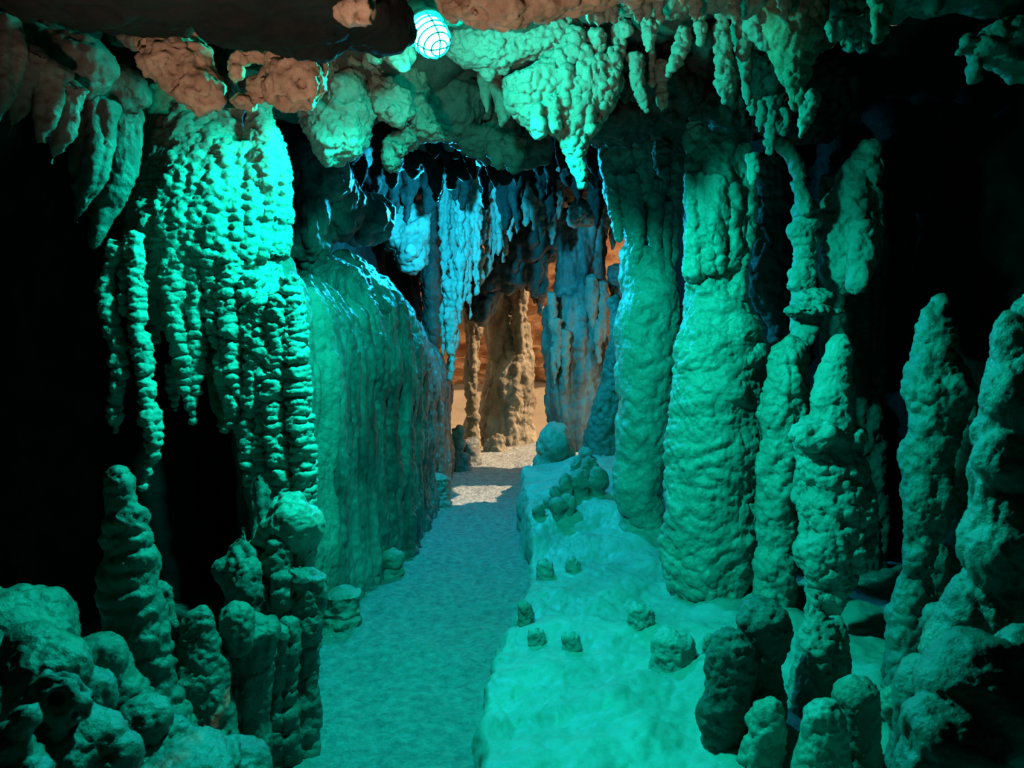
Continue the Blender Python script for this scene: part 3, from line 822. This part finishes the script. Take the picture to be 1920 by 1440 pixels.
formation('boulder', 'dark smooth boulder at the foot of the bluish column', 'boulder', M['lime'], f, 0.018, (('soft', 0.3, 0.03), ('fbm', 0.1, 0.01)))
RUB = [(1088, 905, 6.4, 20, 26), (1105, 880, 6.6, 18, 22), (1060, 915, 6.3, 14, 24), (1050, 950, 6.0, 16, 20), (1122, 905, 6.5, 16, 28), (1080, 870, 6.9, 12, 14), (1030, 940, 6.2, 12, 14), (1010, 955, 6.1, 12, 12), (1098, 850, 7.0, 14, 12), (1068, 945, 5.9, 14, 20), (1040, 925, 6.6, 10, 16)]
for k, (px, py, d, rx, ry) in enumerate(RUB):
    f = Form(160+k)
    d = ground_d(px, py+ry)
    f.blob(px, py, d, rx, ry, rx).col([(px, py, rx*0.8), (px, py+ry, rx*0.9), (px, py+ry*1.6, rx)], d)
    formation('rubble_stone', 'rough broken stone in the rubble heap on the bank beside the path', 'stone', M['lime'], f, 0.012, (('soft', 0.1, 0.02), ('pits', 0.12, 0.02), ('fbm', 0.04, 0.004)), 'rubble stones beside the path')

# ---- far daylight chamber
def bottle():
    d = 11.4
    t = thing('cave_column', 'bottle-shaped tan column standing in daylight at the end of the path', 'column', P(955, 835, d))
    f = Form(170)
    f.col([(962, 610, 26), (963, 650, 32), (960, 690, 42), (955, 740, 50), (950, 790, 53), (948, 830, 54), (948, 860, 58)], d, 0.9, None, 28)
    f.build('swollen_base', M['tan'], 0.022, (('soft', 0.5, 0.05), ('ridge', 0.22, 0.04, (1, 1, 0.25)), ('popm', 0.10, 0.02), ('fbm', 0.08, 0.01)), parent=t)
    g = Form(171)
    g.col([(935, 500, 50), (936, 545, 44), (938, 590, 36), (945, 640, 32), (950, 700, 28)], d, 0.9, None, 26)
    g.col([(972, 530, 16), (974, 580, 14), (972, 630, 12), (972, 660, 8)], d-0.3)
    g.build('neck', M['tan'], 0.022, (('ridge', 0.2, 0.06, (1, 1, 0.2)), ('fbm', 0.08, 0.012)), parent=t)
bottle()
f = Form(172)
f.col([(890, 540, 30), (888, 600, 20), (886, 650, 13), (884, 720, 11), (884, 780, 11), (884, 850, 14)], 11.0)
formation('cave_column', 'thin dark column just left of the bottle-shaped one', 'column', M['tan'], f, 0.02, (('ridge', 0.15, 0.03, (1, 1, 0.3)), ('fbm', 0.08, 0.01)))
for k, (px, y0, y1, r, d, lab, mat) in enumerate([
        (887, 778, 850, 11, 10.4, 'knotted tan stump at the foot of the thin dark column', 'tan'),
        (933, 816, 848, 13, 10.6, 'short tan stump in front of the bottle-shaped column', 'tan'),
        (918, 825, 850, 8, 10.6, 'smallest tan stump in front of the bottle-shaped column', 'tan'),
        (880, 822, 868, 16, 9.4, 'squat dark stump at the far left edge of the path', 'dull'),
        (858, 800, 900, 12, 9.0, 'dark upright stump where the fluted bank ends', 'dull'),
        (872, 850, 890, 9, 9.0, 'low dark knob by the far left path edge', 'dull')]):
    f = Form(175+k)
    f.col([(px, y0, r*0.6), (px+1, y0+6, r), (px, (y0+y1)/2, r*1.05), (px, y1, r*1.3), (px, y1+14, r*1.3)], d)
    formation('stalagmite', lab, 'stalagmite', M[mat], f, 0.016, (('soft', 0.15, 0.025), ('fbm', 0.06, 0.01)))

# ------------------------------------------------------------------ ceiling rocks and stalactites
def crock(label, d, parts, mat, disp, vox=0.01, seed=0, name='ceiling_rock', cat='rock'):
    f = Form(seed)
    for q in parts:
        if isinstance(q, dict): f.slab(q['p'], q.get('d', d), q.get('t', 30))
        elif isinstance(q, list): f.col(q, d)
        else:
            f.blob(q[0], q[1], q[4] if len(q) > 4 else d, q[2], q[3], q[5] if len(q) > 5 else None, q[6] if len(q) > 6 else 0)
    return formation(name, label, cat, M[mat], f, vox, disp)

PIT = (('soft', 0.2, 0.03), ('crag', 0.16, 0.014), ('pits', 0.06, 0.026), ('pits', 0.03, 0.015), ('fbm', 0.025, 0.004))
SCAL = (('soft', 0.15, 0.02), ('fbm', 0.05, 0.010), ('popm', 0.03, 0.008))
# nearest lip of the ceiling
crock('black overhanging ceiling ledge along the top left', 1.95, [(200, -10, 170, 66, 2.0, 130), (445, 15, 100, 75, 1.9, 120), (560, 15, 140, 78, 1.95, 130), (690, 22, 78, 66, 2.05, 110), (90, -20, 110, 60, 1.9, 120), (330, -60, 420, 70, 1.7, 220)], 'black', (('soft', 0.3, 0.04), ('fbm', 0.12, 0.02)), 0.012, 201, 'ceiling_ledge', 'rock')
crock('brown pitted ceiling rock above and right of the lamp', 2.05, [(930, -20, 90, 72), (1010, -20, 80, 50), (1080, -25, 100, 45), (1180, -28, 90, 36), (1260, -30, 60, 34), (870, -30, 50, 60)], 'brown', PIT, 0.008, 202)
crock('dim brown bulge in the ceiling over the ledge', 1.8, [(660, 0, 36, 46)], 'brown', PIT, 0.008, 203)
crock('crumbly brown ceiling boulder at the left, hanging over the bright drapery', 2.3, [(335, 120, 62, 50, 2.3, 60), (375, 165, 40, 38), (330, 90, 40, 40), (300, 95, 30, 40, 2.35)], 'brown', PIT, 0.0075, 204)
crock('round brown ceiling boulder touching the green rocks left of the lamp', 2.3, [(560, 150, 50, 54), (585, 130, 30, 40), (530, 175, 36, 28)], 'brown', PIT, 0.0075, 205)
crock('hollow brown ceiling rock with a dark round hole', 2.35, [(440, 130, 14, 22), (452, 108, 22, 13), (485, 105, 24, 14), (508, 128, 14, 28), (488, 158, 24, 14), (455, 190, 30, 14), (500, 180, 20, 18)], 'brown', PIT, 0.007, 206)
crock('dark ceiling rock filling the gap over the hollow rock', 2.7, [(480, 85, 60, 40), (280, 70, 80, 60, 3.1), (430, 140, 60, 60, 2.85), (240, 120, 50, 50, 2.9)], 'black', SCAL, 0.012, 207)
crock('ragged-edged thin shelf catching green light at the top left', 2.6, [(300, 66, 48, 15), (335, 52, 24, 22), (250, 74, 30, 12), (215, 62, 14, 18), (275, 60, 30, 18)], 'lime', POP, 0.007, 208)
# bright rocks beside the lamp
CRAG = (('soft', 0.2, 0.02), ('crag', 0.14, 0.018), ('pits', 0.09, 0.018), ('crag', 0.05, 0.008), ('fbm', 0.025, 0.004))
crock('bright rough angular ceiling rock ending in a downward point, left of the lamp', 3.65, [
    {'p': [(575, 88), (612, 84), (652, 98), (654, 128), (626, 165), (606, 198), (590, 208), (554, 206), (566, 150)], 't': 36},
    {'p': [(556, 204), (608, 192), (638, 142), (664, 134), (692, 146), (698, 205), (690, 250), (672, 293), (640, 296), (618, 308), (600, 285), (574, 240)], 't': 46},
    {'p': [(640, 88), (700, 104), (718, 134), (690, 144), (650, 134)], 't': 36}], 'pale', CRAG, 0.008, 209)
crock('bright flat-faced ceiling rock between the pointed one and the lamp', 3.72, [
    {'p': [(690, 130), (730, 150), (766, 180), (768, 214), (752, 238), (724, 224), (696, 204)], 't': 34}], 'pale', CRAG, 0.008, 226)
crock('green boot-shaped pendant rock below the lamp', 3.85, [
    {'p': [(762, 180), (792, 178), (812, 215), (836, 260), (812, 266), (784, 264), (768, 240)], 't': 34},
    {'p': [(768, 236), (790, 262), (756, 286), (745, 303), (730, 313), (720, 300), (725, 262)], 't': 30},
    {'p': [(700, 90), (790, 110), (800, 190), (750, 200), (700, 150)], 't': 40, 'd': 3.95}], 'lime', CRAG, 0.009, 210)
crock('cyan-lit hollow of rock right above the lamp', 3.2, [(818, 0, 42, 34), (850, 20, 30, 24)], 'lime', SCAL, 0.009, 227)
crock('small bright knob of rock immediately left of the lamp', 3.25, [(745, 100, 26, 30), (715, 95, 22, 16), (755, 122, 12, 14), (705, 108, 14, 10)], 'pale', POP, 0.007, 211)
crock('bright crusty ceiling rock immediately right of the lamp', 3.6, [
    {'p': [(838, 60), (900, 60), (960, 48), (1010, 24), (1080, 8), (1104, 50), (1064, 108), (990, 116), (940, 130), (905, 132), (870, 124), (842, 106)], 't': 45},
    [(914, 110, 24), (914, 130, 14), (915, 150, 4)], [(942, 115, 20), (946, 132, 8)]], 'pale', POP, 0.0072, 212)
f = Form(213)
f.slab([(948, 150), (1000, 126), (1050, 88), (1100, 55), (1152, 96), (1166, 160), (1142, 212), (1120, 246), (1100, 264), (1060, 264), (1040, 246), (1003, 253), (984, 226), (954, 200)], 3.62, 50)
f.col([(1072, 240, 30), (1076, 275, 22), (1080, 295, 15), (1088, 325, 13), (1092, 349, 3)], 3.58)
for px, y0, y1, r in ((1096, 90, 200, 13), (1112, 120, 192, 10), (1128, 110, 205, 11), (1142, 130, 198, 10), (1106, 190, 250, 9), (1060, 130, 200, 12), (1085, 150, 235, 12), (1040, 180, 250, 12), (1010, 200, 256, 10), (1152, 90, 150, 12), (1120, 60, 100, 14), (1075, 60, 120, 16)):
    f.col([(px, y0, r), (px+1, (y0+y1)/2, r), (px+2, y1-8, r*0.7), (px+2, y1, 2)], 3.48)
formation('hanging_rock', 'bright popcorn-covered hanging rock right of the lamp with one long pointed tip', 'rock', M['pale'], f, 0.0068, (('soft', 0.2, 0.02), ('pop', 0.036, 0.020), ('popm', 0.02, 0.008)))
for k, (pts, lab) in enumerate([([(903, 110, 14), (906, 150, 10), (910, 190, 7), (914, 212, 2)], 'long thin dim stalactite below the crusty rock right of the lamp'), ([(926, 130, 16), (934, 180, 12), (942, 215, 10), (938, 236, 3)], 'blunt dim stalactite next to the long thin one below the crusty rock'), ([(948, 150, 14), (952, 200, 9), (952, 224, 3)], 'short dim stalactite at the left flank of the popcorn rock')]):
    f = Form(230+k); f.col(pts, 3.85)
    formation('stalactite', lab, 'stalactite', M['lime'], f, 0.008, (('soft', 0.1, 0.012), ('fbm', 0.03, 0.004)))
crock('dark smooth rock behind the lamp', 4.3, [(850, 170, 60, 90), (900, 230, 70, 50, 4.5), (960, 270, 80, 40, 4.8), [(890, 250, 30), (900, 300, 8)], [(960, 270, 30), (968, 312, 6)], [(930, 260, 26), (934, 318, 5)]], 'dull', (('soft', 0.25, 0.05), ('crag', 0.25, 0.035), ('fbm', 0.08, 0.012)), 0.012, 214)
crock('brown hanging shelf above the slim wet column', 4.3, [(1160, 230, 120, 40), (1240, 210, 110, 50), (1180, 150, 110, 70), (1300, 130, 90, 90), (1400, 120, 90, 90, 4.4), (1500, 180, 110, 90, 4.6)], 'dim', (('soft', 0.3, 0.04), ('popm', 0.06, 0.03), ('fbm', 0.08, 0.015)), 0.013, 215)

RS = random.Random(21)
def stal(label, d, pts, mat='pale', disp=None, vox=0.0065, lump=(0.04, 0.3), group=None, seed=None, name='stalactite', depth=1.0):
    f = Form(seed if seed is not None else RS.randint(300, 9999))
    f.col(pts, d, depth, lump, 16)
    return formation(name, label, 'stalactite', M[mat], f, vox, disp or (('soft', 0.08, 0.01), ('popm', 0.03, 0.010), ('fbm', 0.02, 0.003)), group)

stal('long beaded stalactite hanging above the thickest column', 3.2, [(1345, -20, 14), (1352, 40, 12), (1355, 80, 13), (1357, 120, 14), (1360, 150, 17), (1362, 175, 10), (1360, 190, 3)], disp=(('pop', 0.03, 0.014), ('fbm', 0.02, 0.003)))
stal('slanting crusty blade hanging right of the popcorn rock', 3.3, [(1282, 55, 14), (1278, 85, 15), (1265, 115, 12), (1252, 142, 4)], disp=POP)
stal('large split cone stalactite, green on its left and brown on its right', 3.0, [(1480, -60, 85), (1478, 0, 72), (1485, 60, 58), (1488, 110, 42), (1490, 150, 27), (1490, 185, 12), (1489, 212, 3)], 'brown', (('soft', 0.15, 0.02), ('ridge', 0.09, 0.022, (1, 1, 0.5)), ('pop', 0.03, 0.010), ('fbm', 0.02, 0.003)), 0.007, None)
stal('crusty stalactite stub on the left flank of the large split cone', 3.0, [(1415, -20, 24), (1422, 40, 24), (1430, 75, 18), (1438, 95, 8)], 'pale', POP)
stal('slender crusty stalactite right of the large split cone tip', 2.9, [(1525, 170, 10), (1518, 200, 13), (1510, 225, 9), (1502, 258, 3)], 'pale')
stal('brown and green pointed stalactite near the top right', 2.4, [(1655, -40, 26), (1652, 10, 18), (1648, 45, 12), (1644, 78, 4)], 'brown')
stal('thin curved drip left of the shelf above the columns', 3.5, [(1190, 100, 14), (1196, 150, 10), (1205, 185, 8), (1214, 208, 3)], 'pale')
stal('round bead hanging in the dark shelf', 3.4, [(1173, 40, 8), (1174, 55, 13), (1174, 66, 6)], 'pale', lump=None)
stal('short crusty stub in the row above the thickest column', 3.3, [(1392, 40, 20), (1394, 90, 16), (1398, 150, 8), (1400, 175, 8), (1404, 195, 4)], 'pale')
for k, (px, y0, y1, r, lab) in enumerate([
        (1443, 185, 290, 10, 'longest thin stalactite above the bent pipe'), (1468, 205, 252, 9, 'short thick stalactite beside the bent pipe top'),
        (1424, 190, 250, 8, 'thin stalactite between the column top and the bent pipe'), (1455, 230, 250, 7, 'stubby bead beside the bent pipe top'),
        (1410, 190, 215, 9, 'knobbly stub over the right edge of the thickest column'), (1412, 290, 345, 9, 'smooth drip hanging at the right edge of the thickest column'),
        (1296, 195, 250, 9, 'knobbly stub at the left edge of the thickest column top'), (1308, 230, 262, 14, 'broad lump at the left top of the thickest column'),
        (1240, 185, 210, 9, 'lone pale lump under the dark shelf'), (1222, 145, 170, 5, 'tiny pale drip under the dark shelf'),
        (1240, 250, 330, 16, 'dark cone in front of the fluted column top')]):
    stal(lab, 4.3 if k == 10 else 4.12 if k in (6, 7) else 3.6, [(px, y0-(70 if k in (6, 8, 9, 10) else 0), r*1.3), (px, y0, r), (px+2, (y0+y1)/2, r), (px, y1-4, r*0.5), (px, y1, 2)], 'pale' if k < 10 else 'dull')
# row of little drips on the rim above
for k, (px, y0, y1, r, d, lab) in enumerate([
        (1158, 40, 120, 12, 3.5, 'crusty pale stalactite hugging the right side of the popcorn rock'),
        (1215, 25, 95, 10, 3.3, 'thin crusty stalactite between the popcorn rock and the slanting blade'),
        (1312, 30, 85, 9, 3.2, 'short crusty stalactite left of the long beaded one'),
        (1392, 15, 110, 9, 3.2, 'thin knobbly stalactite right of the long beaded one'),
        (1590, 20, 90, 12, 2.9, 'crusty pale stub right of the large split cone'),
        (1615, 45, 95, 12, 2.9, 'lumpy crust between the large split cone and the brown and green point')]):
    stal(lab, d, [(px, y0-50, r*1.6), (px, y0, r*1.2), (px+3, (y0+y1)/2, r), (px+1, y1-8, r*0.6), (px, y1, 2)], 'pale' if k < 4 else 'lime', POP)
for k, px in enumerate([1105, 1122, 1138, 1150, 1196, 1212, 1236, 1304, 1378, 1470, 1560, 1576, 1592, 1606, 1620, 1632]):
    y0 = 15+RS.uniform(-6, 6)+(45 if px > 1550 else 0)
    stal('short pale drip in the fringe along the top edge right of the lamp', 2.75, [(px, y0-20, 11), (px, y0, 9), (px+1, y0+14, 7), (px+1, y0+22+RS.uniform(0, 10), 2)], 'pale', group='fringe of short drips')
crock('knobbly coral-like rock cluster at the top right', 2.6, [(1850, 95, 40, 26), (1815, 85, 18, 18), (1800, 100, 12, 10), (1828, 130, 12, 22), (1880, 110, 40, 20), (1915, 120, 30, 30), (1895, 70, 60, 30)], 'lime', (('soft', 0.1, 0.02), ('pop', 0.045, 0.014), ('fbm', 0.03, 0.003)), 0.008, 216)
crock('dim brown lumps of ceiling in the top right corner', 2.6, [(1750, -5, 20, 34), (1825, 10, 12, 16), (1860, 5, 60, 22), (1800, -30, 140, 40)], 'dull', SCAL, 0.01, 217)

crock('crusty pale rim of rock carrying the fringe of short drips', 2.85, [(1120, 5, 40, 16), (1190, 0, 60, 18), (1260, 5, 50, 18), (1320, -5, 60, 22), (1390, 0, 40, 26)], 'lime', POP, 0.008, 224)
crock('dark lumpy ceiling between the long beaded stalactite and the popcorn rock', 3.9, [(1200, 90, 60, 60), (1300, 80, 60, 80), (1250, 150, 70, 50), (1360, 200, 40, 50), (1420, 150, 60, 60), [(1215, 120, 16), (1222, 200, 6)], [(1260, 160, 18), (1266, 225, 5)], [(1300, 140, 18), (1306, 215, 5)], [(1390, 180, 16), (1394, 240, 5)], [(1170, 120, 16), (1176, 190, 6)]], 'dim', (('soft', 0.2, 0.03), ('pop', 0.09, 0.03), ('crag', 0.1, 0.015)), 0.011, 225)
# top left draperies
for k, (pts, d, mat, lab) in enumerate([
        ([(0, 30, 40), (8, 110, 36), (-5, 200, 26), (-8, 235, 6)], 2.1, 'mid', 'lumpy green-edged drapery cut off by the left edge'),
        ([(60, 100, 40), (40, 160, 30), (28, 220, 18), (15, 262, 4)], 2.15, 'dull', 'dark tooth-like drapery second from the left edge'),
        ([(95, 130, 36), (88, 190, 22), (82, 230, 12), (78, 262, 3)], 2.2, 'mid', 'pointed green-lit drapery tooth third from the left edge'),
        ([(130, 160, 40), (122, 220, 28), (110, 270, 16), (95, 308, 4)], 2.25, 'mid', 'broad dim drapery tooth fourth from the left edge'),
        ([(175, 190, 50), (170, 280, 40), (160, 360, 24), (140, 420, 5)], 2.5, 'dull', 'long dark drapery fold left of the bright drapery'),
        ([(225, 200, 44), (215, 300, 40), (200, 380, 28), (176, 462, 4)], 2.7, 'dull', 'long dark drapery fold with a lit pointed tip touching the bright drapery')]):
    stal(lab, d, pts, mat, (('soft', 0.15, 0.02), ('ridge', 0.08, 0.015, (1, 1, 0.3)), ('fbm', 0.03, 0.004)), 0.009, None, None, None, 'drapery', 0.8)
crock('sloping dark ceiling rock that carries the draperies at the top left', 2.4, [(60, 90, 90, 60), (140, 130, 80, 60), (210, 170, 70, 50, 2.6), (0, 20, 60, 50)], 'dull', SCAL, 0.011, 218)

# ---- mid-distance dark stalactites and the blue-lit ones
k = 0
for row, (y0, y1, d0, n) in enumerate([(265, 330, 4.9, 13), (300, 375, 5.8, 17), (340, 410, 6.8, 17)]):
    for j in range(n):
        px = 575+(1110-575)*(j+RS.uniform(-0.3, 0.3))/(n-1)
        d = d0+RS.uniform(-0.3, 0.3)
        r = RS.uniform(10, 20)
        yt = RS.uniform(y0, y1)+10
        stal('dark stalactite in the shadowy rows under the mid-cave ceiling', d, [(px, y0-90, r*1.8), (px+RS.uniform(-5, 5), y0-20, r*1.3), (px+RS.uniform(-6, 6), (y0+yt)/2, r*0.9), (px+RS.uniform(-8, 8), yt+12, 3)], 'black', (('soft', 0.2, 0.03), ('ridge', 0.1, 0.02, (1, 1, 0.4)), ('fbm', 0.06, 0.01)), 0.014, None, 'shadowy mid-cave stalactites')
crock('dark bulging rock at the mid-left behind the bright drapery', 5.0, [(620, 380, 60, 70, 5.2), (580, 420, 40, 80, 4.9), (680, 410, 60, 50, 5.6), (600, 330, 60, 60, 5.0)], 'blue', (('ridge', 0.15, 0.05, (1, 1, 0.3)), ('fbm', 0.08, 0.015)), 0.014, 219)
crock('blue-lit fibrous rock cap over the far flowstone dome', 7.4, [(760, 440, 46, 34), (770, 470, 34, 40), (740, 410, 40, 24), (785, 420, 20, 36)], 'lime', (('ridge', 0.12, 0.04, (1, 1, 0.5)), ('pop', 0.06, 0.015), ('fbm', 0.06, 0.01)), 0.016, 220)
BL = [(832, 400, 668, 9), (842, 395, 690, 9), (852, 400, 640, 10), (862, 400, 606, 9), (872, 395, 570, 10), (882, 395, 600, 9), (893, 395, 556, 10), (904, 395, 540, 9), (915, 395, 520, 9), (926, 395, 508, 9), (937, 395, 480, 9), (948, 390, 490, 8), (958, 390, 452, 8), (846, 600, 710, 9), (856, 560, 660, 7)]
for i, (px, y0, y1, r) in enumerate(BL):
    d = 7.9+RS.uniform(-0.3, 0.3)
    stal('cyan-lit stalactite in the hanging curtain before the sunlit opening', d, [(px, y0-70, r*1.7), (px, y0, r*1.1), (px+RS.uniform(-4, 4), y0*0.6+y1*0.4, r*RS.uniform(0.55, 0.9)), (px+RS.uniform(-4, 4), y0*0.3+y1*0.7, r*RS.uniform(0.4, 0.7)), (px+RS.uniform(-5, 3), y1-12, r*0.4), (px-3, y1, 2)], 'pale', (('ridge', 0.08, 0.03, (1, 1, 0.4)), ('popm', 0.05, 0.015), ('fbm', 0.05, 0.008)), 0.014, (0.09, 0.2), 'cyan-lit curtain stalactites')
SM = [(968, 440, 7), (985, 425, 5), (1000, 430, 6), (1018, 440, 5), (1034, 460, 7), (1046, 410, 6), (1120, 430, 8), (1136, 440, 8), (1148, 470, 6)]
for i, (px, y1, r) in enumerate(SM):
    stal('small cyan-lit drip in the row right of the hanging curtain', 7.8, [(px, 340, r*2.4), (px, 385, r*1.6), (px+1, (385+y1)/2, r), (px+1, y1, 2)], 'lime', (('popm', 0.06, 0.02), ('fbm', 0.05, 0.01)), 0.014, None, 'small cyan drips')
crock('bright cyan knot of popcorn rock over the dark bluish column', 7.5, [(1088, 398, 22, 20), (1100, 410, 22, 14), (1078, 412, 14, 14)], 'pale', POP[1:], 0.012, 221)
crock('dark rock mass in the gap left of the cyan-lit curtain', 8.7, [(815, 430, 30, 60), (812, 520, 24, 70), (815, 600, 20, 60)], 'dull', SCAL, 0.02, 223)
crock('dark hanging rock over the bottle-shaped column', 9.3, [(985, 450, 70, 60), (1000, 500, 30, 40), (955, 500, 46, 46), (905, 520, 44, 40), (900, 570, 26, 40), (1010, 520, 20, 40), (1040, 440, 60, 50)], 'dull', (('ridge', 0.2, 0.07, (1, 1, 0.3)), ('fbm', 0.1, 0.02)), 0.022, 222)
for i, (px, y1) in enumerate([(975, 560), (990, 545), (1003, 570), (1014, 590), (930, 560)]):
    stal('tan stalactite under the dark rock above the daylight chamber', 10.2, [(px, 400, 22), (px, 450, 16), (px, 510, 10), (px, y1-10, 6), (px, y1, 2)], 'tan', (('ridge', 0.1, 0.03, (1, 1, 0.4)),), 0.02, None, 'tan stalactites at the opening')

print('BUILT', len(bpy.data.objects), sum(len(o.data.polygons) for o in bpy.data.objects if o.type == 'MESH'))
